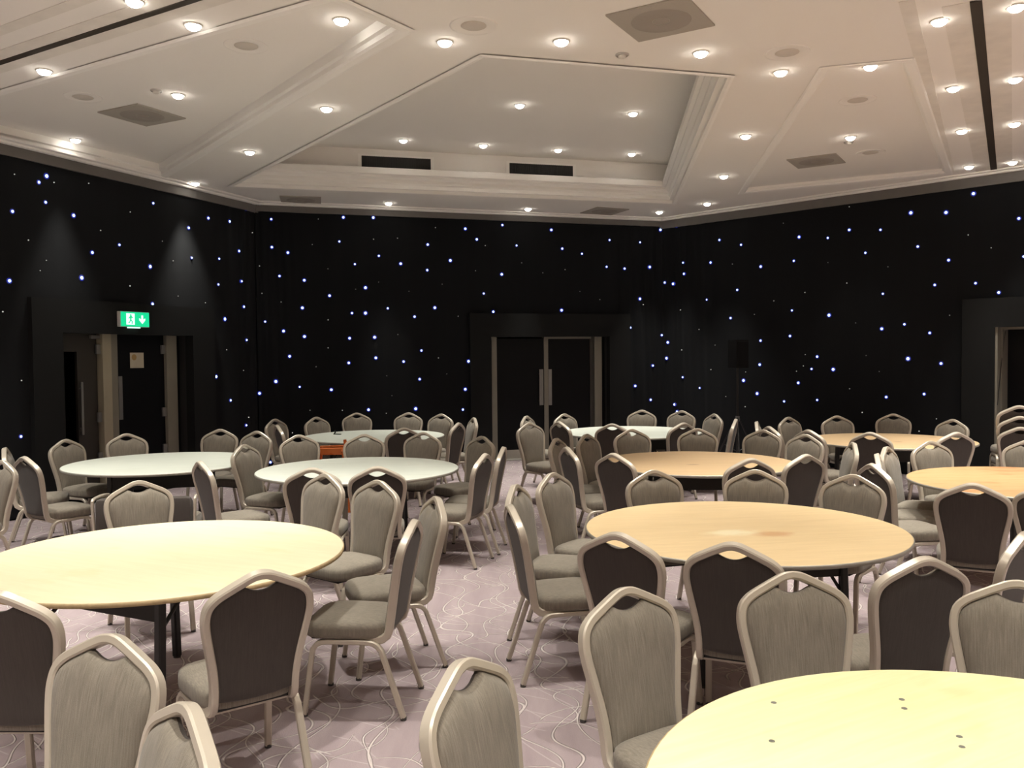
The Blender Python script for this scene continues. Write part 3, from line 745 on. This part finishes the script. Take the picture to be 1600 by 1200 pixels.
# (photo x, photo y of the crest, table, label, turn in degrees)
CH = [
 (975, 919, 1, 'taupe chair facing front yellow table, left of its two neighbours, near aisle', 0),
 (1236, 894, 1, 'taupe chair directly behind the middle of the front yellow table', 0),
 (1592, 908, 1, 'taupe chair behind front yellow table, cropped by the right edge', 0),
 (720, 1033, 1, 'lone taupe chair at bottom centre turned toward the front yellow table', -8),
 (970, 834, 2, 'dark-backed chair at near left of large tan table, beside aisle chairs', 0),
 (1138, 849, 2, 'dark-backed chair at middle of near side of large tan table', 0),
 (1446, 872, 2, 'dark-backed chair at near right of large tan table', 0),
 (797, 790, 2, 'chair seen edge-on left of large tan table, nearest on the aisle', 0),
 (808, 757, 2, 'taupe chair on aisle side of large tan table, partly hidden by edge-on chair', 12),
 (863, 740, 2, 'taupe chair at far left of large tan table with its seat showing', 8),
 (1033, 739, 2, 'taupe chair behind large tan table, left of the two facing the viewer centrally', 0),
 (1178, 737, 2, 'taupe chair behind the centre of large tan table, in front of peach table', 0),
 (1329, 742, 2, 'taupe chair behind right part of large tan table', 0),
 (1602, 833, 2, 'bright-framed chair right of large tan table, cropped by right edge', 0),
 (408, 893, 3, 'large dark-backed chair at near right of cream table', 0),
 (-8, 926, 3, 'dark-backed chair at lower left edge pushed to cream table', 0),
 (648, 813, 3, 'chair seen from behind at right of cream table with seat toward viewer left', 0),
 (683, 777, 3, 'edge-on chair right of cream table, behind the nearer aisle chair', 0),
 (592, 751, 3, 'taupe chair with tilted look at far right of cream table', -2),
 (510, 741, 3, 'taupe chair overlapping a dark-backed chair behind right side of cream table', -22),
 (215, 752, 3, 'taupe chair facing viewer behind left half of cream table', 8),
 (491, 732, 4, 'dark-backed chair at near left of white middle table', 0),
 (585, 730, 4, 'dark-backed chair at near right of white middle table', 0),
 (466, 680, 4, 'taupe chair behind white middle table at left, beside orange high chair', 0),
 (569, 679, 4, 'taupe chair behind centre of white middle table, right of orange high chair', 0),
 (662, 676, 4, 'taupe chair behind right part of white middle table', 0),
 (754, 682, 4, 'taupe chair at far right of white middle table by the aisle', 0),
 (760, 709, 4, 'dark-backed chair angled at right of white middle table, nearest the viewer', 0),
 (786, 699, 4, 'edge-on chair at right of white middle table, outermost on the aisle', 0),
 (312, 721, 4, 'dark-backed chair angled at left of white middle table', 0),
 (380, 695, 4, 'taupe chair left of white middle table facing right', 0),
 (101, 687, 5, 'taupe chair at far left of the white table near exit door', 0),
 (197, 678, 5, 'taupe chair behind exit door table in front of the beige jamb', 0),
 (345, 671, 5, 'taupe chair behind right part of the white exit door table', 0),
 (402, 674, 5, 'taupe chair at far right of the white exit door table', 0),
 (37, 714, 5, 'dark-backed chair angled at near left of the white exit door table', 0),
 (7, 700, 5, 'small taupe chair at left edge behind the angled dark-backed chair', 10),
 (4, 720, 11, 'taupe chair at left edge facing viewer, in front of others', 0),
 (430, 655, 6, 'small taupe chair at far left end of farthest left white table', 0),
 (433, 665, 6, 'dark-backed chair at left of farthest left white table', 0),
 (492, 652, 6, 'taupe chair against star cloth, first behind the farthest left white table', 0),
 (557, 645.5, 6, 'taupe chair against star cloth, second behind the farthest left white table', 0),
 (639, 645, 6, 'taupe chair against star cloth, third behind the farthest left white table', 0),
 (690, 647, 6, 'taupe chair against star cloth, fourth behind the farthest left white table', 0),
 (717, 661, 6, 'dark-backed chair angled at right of the farthest left white table', 0),
 (741, 653, 6, 'edge-on chair at right end of the farthest left white table', 0),
 (631, 669, 6, 'dark-backed chair at near side of the farthest left white table', 0),
 (1004, 641, 7, 'taupe chair against far star cloth behind the right far white table, leftmost', 0),
 (1065, 642, 7, 'taupe chair against star cloth at centre behind the right far white table', 0),
 (1117, 647, 7, 'taupe chair at far right of the right far white table', 0),
 (1150, 655, 7, 'dark-backed chair angled at right end of the right far white table', 0),
 (964, 660, 7, 'dark-backed chair at near left of the right far white table', 0),
 (1067, 661, 7, 'dark-backed chair at near right of the right far white table', 0),
 (879, 647, 7, 'chair with pale frame just right of the double door stile', -15),
 (873, 659, 7, 'dark-backed chair at left of the right far white table', 0),
 (824, 650, 7, 'edge-on chair peeking above the taupe chair before the double doors', 0),
 (826, 661, 7, 'whole taupe chair standing in the aisle before the double doors', -80),
 (986, 671, 8, 'taupe chair behind peach table, left of its two central chairs', 0),
 (1090, 670, 8, 'taupe chair behind peach table, right of its two central chairs', 0),
 (914, 679, 8, 'taupe chair at far left of peach table', 0),
 (886, 699, 8, 'dark-backed chair angled at left of peach table', 0),
 (870, 685, 8, 'edge-on chair at left of peach table, nearest the aisle', 0),
 (957, 709, 8, 'dark-backed chair at near left of peach table', 0),
 (1176, 717, 8, 'dark-backed chair at near side of peach table, mostly hidden by taupe chair', 0),
 (1258, 711, 8, 'dark-backed chair at near right of peach table', 0),
 (1193, 672, 8, 'taupe chair at far right of peach table', 0),
 (1260, 679, 8, 'taupe chair right of peach table in front of far tan table', 10),
 (1334, 692, 8, 'edge-on chair right of peach table turned away to the left', 0),
 (1182, 659, 9, 'small dark-backed chair at far left of far tan table', 0),
 (1203, 667, 9, 'dark-backed chair at left of far tan table behind taupe chair', 0),
 (1231, 652, 9, 'taupe chair against right star cloth, first from left behind far tan table', 0),
 (1307, 650, 9, 'taupe chair against right star cloth, second from left behind far tan table', 0),
 (1396, 647, 9, 'taupe chair against right star cloth, third from left behind far tan table', 0),
 (1485, 656, 9, 'taupe chair against right star cloth, rightmost behind far tan table', 0),
 (1357, 676, 9, 'dark-backed chair at near side of far tan table', 0),
 (1262, 672, 9, 'dark-backed chair at near left of far tan table, behind a taupe chair', 0),
 (1495, 676, 9, 'dark-backed chair at near right of far tan table', 0),
 (1532, 757, 10, 'large dark-backed chair at near left of orange grained table', 0),
 (1630, 758, 10, 'dark-backed chair at near side of orange grained table, cropped by right edge', 0),
 (1362, 725, 10, 'dark-backed chair at left of orange grained table behind a taupe chair', 0),
 (1375, 709, 10, 'taupe chair sliver at left of orange grained table', 0),
 (1402, 700, 10, 'taupe chair angled at far left of orange grained table', 0),
 (1452, 690, 10, 'taupe chair behind the left part of orange grained table', 0),
 (1608, 688, 10, 'taupe chair behind orange grained table cropped by right edge', 0),
 (176, 992, 0, 'taupe chair in lower left corner facing the viewer', -6),
 (297, 1102, 0, 'taupe chair cut by the bottom edge at lower left, seen edge-on', 0),
]
spots = []
for px, py, t, lab, turn in CH:
    p = at(px, py, ZTOP); P = Vector((p.x, p.y)); c = Vector(TC[t])
    d = c - P
    mn = 1.14 if t else 0.9
    if d.length < mn: P = c - d.normalized()*mn
    spots.append([P, math.atan2(d.y, d.x) + R(turn), lab, t])
# neighbours give way to each other so that no two chairs share the same space
def corners(s):
    d = Vector((math.cos(s[1]), math.sin(s[1]))); n = Vector((-d.y, d.x))
    return [s[0] + d*a + n*b for a, b in ((-.02, -.208), (.540, -.216), (.540, .216), (-.02, .208))], (d, n)
def clash(a, b):
    ca, xa = corners(a); cb, xb = corners(b); best = None
    for ax in xa + xb:
        pa = [q.dot(ax) for q in ca]; pb = [q.dot(ax) for q in cb]
        o = min(max(pa), max(pb)) - max(min(pa), min(pb))
        if o <= 0: return None
        if best is None or o < best[0]: best = (o, ax)
    return best
for it in range(400):
    moved = False
    for i in range(len(spots)):
        for j in range(i+1, len(spots)):
            a, b = spots[i], spots[j]
            if (a[0]-b[0]).length > 1.3: continue
            r = clash(a, b)
            if r:
                moved = True
                ma = sum(corners(a)[0], Vector((0, 0)))/4; mb = sum(corners(b)[0], Vector((0, 0)))/4
                sgn = 1 if (mb-ma).dot(r[1]) > 0 else -1
                st = r[1]*sgn*min(r[0]*0.5+.0005, .0025)
                a[0] = a[0]-st; b[0] = b[0]+st
                for q, o in ((a, b), (b, a)):      # swing the seats apart a little
                    d = Vector((math.cos(q[1]), math.sin(q[1]))); w = o[0]-q[0]
                    q[1] += R(0.8)*(-1 if d.x*w.y-d.y*w.x > 0 else 1)
    if not moved: break
for P, yaw, lab, t in spots:
    place_chair(P, yaw, lab)
# a short stack of three by the right doorway
ps = at(1595, 668, ZTOP)
for k in range(3):
    place_chair((ps.x+.012*k, ps.y+.032*k), R(70), ('bottom', 'middle', 'top')[k] + ' chair in the short stack by the right doorway', 'stacked chairs by the right doorway', 0.115*k)

# low wide upholstered chair behind the cream table
lc = at(196, 790, 0.60)
root = thing('lounge_chair', 'wide low taupe-backed chair behind the cream table, mostly hidden', 'chair', (lc.x, lc.y+.35, 0), R(8))
b = boxbm(-.39, .39, -.05, .05, .25, .61, bevel=.045); shade_auto(obj('backrest', b, M['back_fabric'], root))
b = boxbm(-.37, .37, .03, .50, .25, .40, bevel=.04); shade_auto(obj('seat', b, M['fabric'], root))
for sx in (-1, 1):
    obj('arm_tube', sweep(bmesh.new(), catmull([(sx*.40, .0, .30), (sx*.41, -.01, .55), (sx*.41, .05, .60), (sx*.41, .40, .58), (sx*.41, .45, .50), (sx*.41, .46, .30)], 3), .014, .014, (1, 0, 0), 8, 2), M['frame'], root)
    for yy in (-.02, .46): obj('leg', sweep(bmesh.new(), [(sx*.38, yy, .30), (sx*.40, yy, 0)], .014, .014, (1, 0, 0), 8, 2), M['frame'], root)

# orange-brown wooden high chair under the edge of the far white table
hp = at(519, 700, 0.72)
root = thing('high_chair', 'glossy orange-brown wooden high chair between two taupe chairs', 'high chair', (hp.x, hp.y, 0), R(6))
for sx in (-1, 1):
    for yy, yb in ((-.13, -.21), (.13, .21)):
        top = .80 if yy > 0 and sx > 0 else .73
        obj('leg', sweep(bmesh.new(), [(sx*.135, yy, top), (sx*.20, yb, 0)], .019, .017, (1, 0, 0), 8, 5), M['orange_wood'], root)
    sd = obj('side_rail', boxbm(sx*.15-.014, sx*.15+.014, -.15, .15, .655, .70, bevel=.006), M['orange_wood'], root)
    obj('stretcher', boxbm(sx*.172-.012, sx*.172+.012, -.17, .17, .25, .29, bevel=.006), M['orange_wood'], root)
obj('front_rail', boxbm(-.15, .15, -.150, -.122, .655, .735, bevel=.008), M['orange_wood'], root)
obj('rear_rail', boxbm(-.15, .15, .122, .150, .655, .735, bevel=.008), M['orange_wood'], root)
obj('seat', boxbm(-.145, .145, -.14, .14, .50, .52, bevel=.006), M['orange_wood'], root)
obj('tray_arm', sweep(bmesh.new(), [(.125, -.16, .69), (.175, -.10, .80)], .012, .012, (0, 1, 0), 8, 3), M['orange_wood'], root)
for z in (.70, .67):
    b = bmesh.new(); lathe(b, [(0, .006), (.010, .004), (.012, 0)], 12); bmesh.ops.rotate(b, verts=b.verts, cent=(0, 0, 0), matrix=Matrix.Rotation(R(90), 3, 'X'))
    o = obj('bolt', b, M['orange_wood'], root); o.location = (.135, -.150, z)

# small dark clip on the far white table
cp = at(527, 679, TH)
root = thing('table_clip', 'small dark clip left on the farthest left white table', 'clip', (cp.x, cp.y, TH), R(-25))
obj('jaw', boxbm(-.055, .055, -.018, .018, 0.0, .012, bevel=.004), M['black_steel'], root)
obj('lever', sweep(bmesh.new(), [(-.05, 0, .012), (-.03, 0, .030), (-.045, 0, .055)], .010, .004, (0, 1, 0), 6, 4), M['black_steel'], root)

# loudspeaker on a tripod stand in front of the right star cloth
sp = Vector((3.50, 13.25))
root = thing('speaker_stand', 'black tripod stand under the loudspeaker by the star cloth', 'stand', (sp.x, sp.y, 0), R(20))
obj('pole', cyl(bmesh.new(), .017, .10, 1.55, 12), M['black_steel'], root)
obj('collar', cyl(bmesh.new(), .032, .72, .80, 12), M['steel'], root)
for k in range(3):
    a = 2*math.pi*k/3
    lg = obj('leg', sweep(bmesh.new(), [(0.02*math.cos(a), 0.02*math.sin(a), .78), (.42*math.cos(a), .42*math.sin(a), .012)], .012, .012, (0, 0, 1), 8, 2), M['black_steel'], root)
    obj('brace', sweep(bmesh.new(), [(0.015*math.cos(a), 0.015*math.sin(a), .25), (.24*math.cos(a), .24*math.sin(a), .36)], .007, .007, (0, 0, 1), 6, 2), M['black_steel'], lg)
root = thing('loudspeaker', 'black box loudspeaker on a stand before the right star cloth', 'loudspeaker', (sp.x, sp.y, 1.55), R(20))
bm = bmesh.new(); prism(bm, [(-.11, -.13), (.11, -.13), (.085, .13), (-.085, .13)], 0, .43)
obj('cabinet', bm, M['speaker_black'], root)
obj('grille', boxbm(-.10, .10, -.142, -.128, .02, .41, bevel=.005), M['speaker_black'], root)

# green running-man exit sign on the portal head
us0, us1 = hit(190, 499, WL, .22)[0], hit(235, 499, WL, .22)[0]
zs0, zs1 = hit(212, 511, WL, .22)[1], hit(212, 487, WL, .22)[1]
p, t, n, ln = WL
uc = (us0+us1)/2; q = p + t*uc
root = thing('exit_sign', 'lit green emergency exit sign with running man and down arrow above left doorway', 'exit sign', (q.x, q.y, zs0), wallrot(WL))
W2 = (us1-us0)/2; HS = zs1-zs0
obj('housing', boxbm(-W2, W2, -.20, -.141, 0, HS, bevel=.006), M['white_plastic'], root)
obj('face_panel', boxbm(-W2+.006, W2-.006, -.204, -.199, .006, HS-.006), M['sign_green'], root)
obj('lamp_strip', boxbm(-W2*.4, W2*.4, -.19, -.16, -.014, .002), M['sign_white'], root)
dr = obj('door_symbol', boxbm(-W2*.62, -W2*.05, -.2065, -.2035, HS*.14, HS*.88), M['sign_white'], root)
def flat(pts, y0, y1):
    bm = bmesh.new(); a = [bm.verts.new((x, y0, z)) for x, z in pts]; c = [bm.verts.new((x, y1, z)) for x, z in pts]; k = len(pts)
    for i in range(k): bm.faces.new((a[i], a[(i+1) % k], c[(i+1) % k], c[i]))
    bm.faces.new(a); bm.faces.new(c[::-1]); return bm
man = bmesh.new()
mx, mz = -W2*.32, HS*.5
for pts in ([(mx-.012, mz+.035), (mx+.012, mz+.035), (mx+.012, mz+.058), (mx-.012, mz+.058)],):
    pass
obj('running_man', flat([(mx-.010, mz+.062), (mx+.010, mz+.062), (mx+.012, mz+.040), (mx+.034, mz+.022), (mx+.030, mz+.012), (mx+.012, mz+.020), (mx+.008, mz-.008),
                        (mx+.028, mz-.024), (mx+.022, mz-.060), (mx+.010, mz-.060), (mx+.014, mz-.028), (mx-.004, mz-.018), (mx-.018, mz-.046), (mx-.040, mz-.046), (mx-.040, mz-.036), (mx-.024, mz-.034),
                        (mx-.012, mz-.006), (mx-.014, mz+.018), (mx-.030, mz+.004), (mx-.036, mz+.012), (mx-.012, mz+.040)], -.2085, -.206), M['sign_green'], root)
ax = W2*.48; hz = HS*.5
obj('down_arrow', flat([(ax-.014, hz+.055), (ax+.014, hz+.055), (ax+.014, hz+.000), (ax+.048, hz+.018), (ax+.048, hz-.008), (ax, hz-.055), (ax-.048, hz-.008), (ax-.048, hz+.018), (ax-.014, hz+.000)], -.2075, -.2035), M['sign_white'], root)

# ------------------------------------------------------------------ ceiling fittings
ring_bm = lathe(bmesh.new(), [(.066, 0.0), (.064, -.008), (.056, -.010), (.050, -.004), (.048, .0)], 24)
lamp_mesh_done = {}
def downlight(x, y, z, label, group, power=1.0, cone=63):
    root = thing('downlight', label, 'downlight', (x, y, z), 0, group)
    if 'ring' not in lamp_mesh_done:
        r_ = obj('trim_ring', ring_bm, M['lamp_ring'], root, True)
        g_ = obj('lamp_face', lathe(bmesh.new(), [(.052, -.001), (.051, -.012), (.044, -.026), (.027, -.036), (0, -.040)], 20), M['lamp'], root, True)
        lamp_mesh_done['ring'] = r_; lamp_mesh_done['face'] = g_
    else:
        for k in ('ring', 'face'):
            o = lamp_mesh_done[k].copy(); col.objects.link(o); o.parent = root
    ld = bpy.data.lights.new('downlight_beam', 'SPOT'); ld.energy = SPOT_W*power; ld.color = SPOT_COL
    ld.spot_size = R(cone); ld.spot_blend = 1.0; ld.shadow_soft_size = 0.05
    lo = bpy.data.objects.new('downlight_beam', ld); col.objects.link(lo); lo.parent = root
    lo.location = (0, 0, -0.06)
    return root
DL = [
 (210, 2, 'recessed downlight cut by the top edge above the left track'), (69, 110, 'recessed downlight just below the dark left track, far left'),
 (302, 39, 'recessed downlight just below the dark left track, near top'), (533, 31, 'recessed downlight in the corner of the left coffer'),
 (695, 65, 'recessed downlight below the round ring speaker at top centre'), (877, 64, 'recessed downlight left of the big square ceiling speaker'),
 (1095, 82, 'recessed downlight below the big square ceiling speaker'), (1220, 112, 'recessed downlight below the right round ring speaker'),
 (1360, 103, 'recessed downlight in the upper corner of the right coffer'), (1468, 32, 'recessed downlight nearest the top, left of the right track'),
 (1588, 10, 'recessed downlight at top right corner beyond the right track'), (1586, 123, 'second recessed downlight down, beyond the right track'),
 (1490, 137, 'second recessed downlight down, left of the right track'), (1585, 193, 'third recessed downlight down, beyond the right track'),
 (1503, 204, 'third recessed downlight down, left of the right track'), (1514, 260, 'lowest recessed downlight left of the right track'),
 (1582, 253, 'lowest recessed downlight beyond the right track'), (278, 148, 'recessed downlight beside a smoke detector in the left coffer'),
 (510, 169, 'recessed downlight between the left and middle coffers, upper'), (118, 218, 'recessed downlight below the square speaker at far left'),
 (390, 237, 'recessed downlight between the left and middle coffers, lower'), (1165, 212, 'recessed downlight right of the middle coffer, upper'),
 (1329, 214, 'recessed downlight above a smoke detector in the right coffer'), (1131, 275, 'recessed downlight right of the middle coffer, lower'),
 (1312, 281, 'recessed downlight below the square speaker in the right coffer'), (305, 286, 'recessed downlight close to the left curtain'),
 (362, 307, 'recessed downlight right by the curtain in the left corner'), (607, 317, 'recessed downlight near far curtain, left of centre'),
 (825, 326, 'recessed downlight near far curtain, above the double doors'), (1030, 331, 'recessed downlight near far curtain at the right corner'),
 (1105, 318, 'recessed downlight near the right curtain, beside the corner')]
def in_poly(poly, x, y):
    s = [((poly[(i+1) % len(poly)].x-q.x)*(y-q.y) - (poly[(i+1) % len(poly)].y-q.y)*(x-q.x)) > 0 for i, q in enumerate(poly)]
    return all(s) or not any(s)
def ceil_z(x, y):
    return ZC+0.13 if in_poly(COF_LEFT, x, y) else ZC+0.06 if in_poly(COF_RIGHT, x, y) else ZC
for px, py, lab in DL:
    p = at(px, py, ZC); z = ceil_z(p.x, p.y); p = at(px, py, z)
    cone, pw = {(118, 218): (46, 1.0), (607, 317): (34, 1.0), (825, 326): (34, 1.0), (1514, 260): (42, 1.0), (1582, 253): (42, 1.0),
                (305, 286): (52, 1.2), (1030, 331): (52, 1.2), (1105, 318): (54, 1.2)}.get((px, py), (63, 1.0))
    downlight(p.x, p.y, z, lab, 'recessed ceiling downlights', pw, cone)
for px, py, lab in ((812, 164, 'front left downlight inside the raised middle coffer'), (989, 177, 'front right downlight inside the raised middle coffer'),
                    (630, 219, 'first downlight from left in back row of the middle coffer'), (755, 227, 'second downlight from left in back row of the middle coffer'),
                    (872, 234, 'third downlight from left in back row of the middle coffer'), (987, 240, 'rightmost downlight in back row of the middle coffer')):
    p = at(px, py, 4.78); downlight(p.x, p.y, 4.78, lab, 'recessed ceiling downlights', 1.65, 54)
for x, y, pw in ((-3.5, 4.7, 1), (-1.9, 4.5, 1.3), (-.4, 4.4, 1), (1.2, 4.5, 1), (2.9, 4.4, 1), (4.6, 4.9, 1), (-4.8, 2.6, 1), (-2.6, 2.3, 1), (-.9, 2.3, 1.2), (1.2, 2.2, 1.05), (3.0, 2.3, 1), (5.0, 2.6, 1),
              (-3.4, 0.0, 1), (-1.2, 0.0, 1.2), (1.2, 0.0, 1.2), (3.4, 0.0, 1), (6.3, 6.4, 1), (7.4, 8.6, 1), (-6.2, 5.2, 1), (-2.5, -2.5, 1), (0, -2.5, 1), (2.5, -2.5, 1), (6.4, 0.5, 1), (-5.4, 6.9, 1), (-6.6, 3.4, 1), (-5.6, 0.6, 1), (6.2, 3.6, 1), (7.8, 5.2, 1), (8.2, 2.4, 1)):  # added lamps out of view, boosted behind and beside the viewpoint for ceiling bounce
    downlight(x, y, ZC, 'added recessed ceiling downlight out of view, brightening the room by bounce', 'added downlights out of view', pw*(1.75 if y < 1 or abs(x) > 5 else 1.0), 105 if y < 1 or abs(x) > 5 else 70)

def speaker_square(pts, label):
    c = sum((at(x, y, ZC) for x, y in pts), Vector((0, 0, 0)))/4
    a, b_ = at(*pts[0], ZC), at(*pts[1], ZC)
    ang = math.atan2((b_-a).y, (b_-a).x)
    root = thing('ceiling_speaker', label, 'ceiling speaker', (c.x, c.y, ceil_z(c.x, c.y)), ang, 'square ceiling speaker grilles')
    obj('grille_plate', boxbm(-.30, .30, -.30, .30, -.014, 0.0, bevel=.004), M['ceil_speaker'], root)
    obj('cone_ring', lathe(bmesh.new(), [(.215, -.014), (.205, -.018), (.07, -.018), (.065, -.015)], 32), M['ceil_speaker_dark'], root, True)
    obj('cone_cap', lathe(bmesh.new(), [(.06, -.015), (.045, -.021), (0, -.023)], 24), M['ceil_speaker_dark'], root, True)
speaker_square([(935, 20), (995, 67), (1120, 38), (1085, -10)], 'large square grey ceiling speaker at top edge of the photo')
speaker_square([(150, 192), (210, 180), (292, 204), (235, 218)], 'square grey ceiling speaker in the left coffer')
speaker_square([(1230, 257), (1310, 247), (1321, 259), (1243, 270)], 'square grey ceiling speaker in the right coffer')
speaker_square([(436, 306), (502, 308), (500, 318), (442, 316)], 'square grey ceiling speaker near far curtain at left')
speaker_square([(908, 333), (935, 324), (980, 326), (955, 334)], 'square grey ceiling speaker near far curtain at right')
for px, py, lab in ((740, 40, 'round ringed ceiling speaker at top centre'), (385, 97, 'round ceiling speaker in the left coffer'), (1230, 82, 'round ringed ceiling speaker right of the big square one'),
                    (1340, 166, 'faint round ceiling speaker in the right coffer'), (130, 173, 'faint round ceiling speaker at far left'), (1360, 246, 'small faint round ceiling speaker beside right square speaker')):
    p = at(px, py, ZC); z = ceil_z(p.x, p.y)
    root = thing('round_speaker', lab, 'ceiling speaker', (p.x, p.y, z), 0, 'round ceiling speakers')
    obj('ring', lathe(bmesh.new(), [(.175, 0), (.172, -.006), (.16, -.004), (.10, -.004), (.095, 0)], 40), M['ceiling'], root, True)
    obj('grille', lathe(bmesh.new(), [(.094, -.002), (.085, -.007), (0, -.009)], 32), M['round_grille'], root, True)
for px, py, lab in ((972, 85, 'small white smoke detector left of the big square speaker'), (245, 163, 'small white smoke detector in the left coffer'), (1326, 230, 'small white smoke detector in the right coffer')):
    p = at(px, py, ZC); z = ceil_z(p.x, p.y)
    root = thing('smoke_detector', lab, 'smoke detector', (p.x, p.y, z), 0, 'smoke detectors on the ceiling')
    obj('base', lathe(bmesh.new(), [(.055, 0), (.055, -.008), (.046, -.014), (.044, -.014)], 24), M['white_plastic'], root, True)
    obj('chamber', lathe(bmesh.new(), [(.036, -.012), (.032, -.026), (.020, -.031), (0, -.032)], 24), M['lamp_ring'], root, True)
# two dark grilles in the upper far wall of the middle coffer
up = inset(COF_MID, -0.05); g0, g1 = up[3], up[2]
Wg = wallframe(g0, g1)
for (x0, x1), lab in (((565, 673), 'dark slatted air vent in middle coffer, left one'), ((796, 895), 'dark slatted air vent in middle coffer, right one')):
    ua, ub = hit(x0, 255, Wg, .01)[0], hit(x1, 265, Wg, .01)[0]
    root = thing('air_vent', lab, 'vent', (Wg[0].x, Wg[0].y, 4.485), wallrot(Wg), 'air vents in the middle coffer')
    zt = .19
    obj('frame', boxbm(ua-.05, ub+.05, -.010, 0.0, .0, zt+.03), M['mould'], root)
    obj('duct', boxbm(ua, ub, -.014, -.009, .02, zt), M['vent'], root)
    ns = 30
    for k in range(ns):
        uu = ua + (ub-ua)*(k+.5)/ns
        obj('slat', boxbm(uu-.004, uu+.004, -.024, -.013, .02, zt), M['vent'], root)
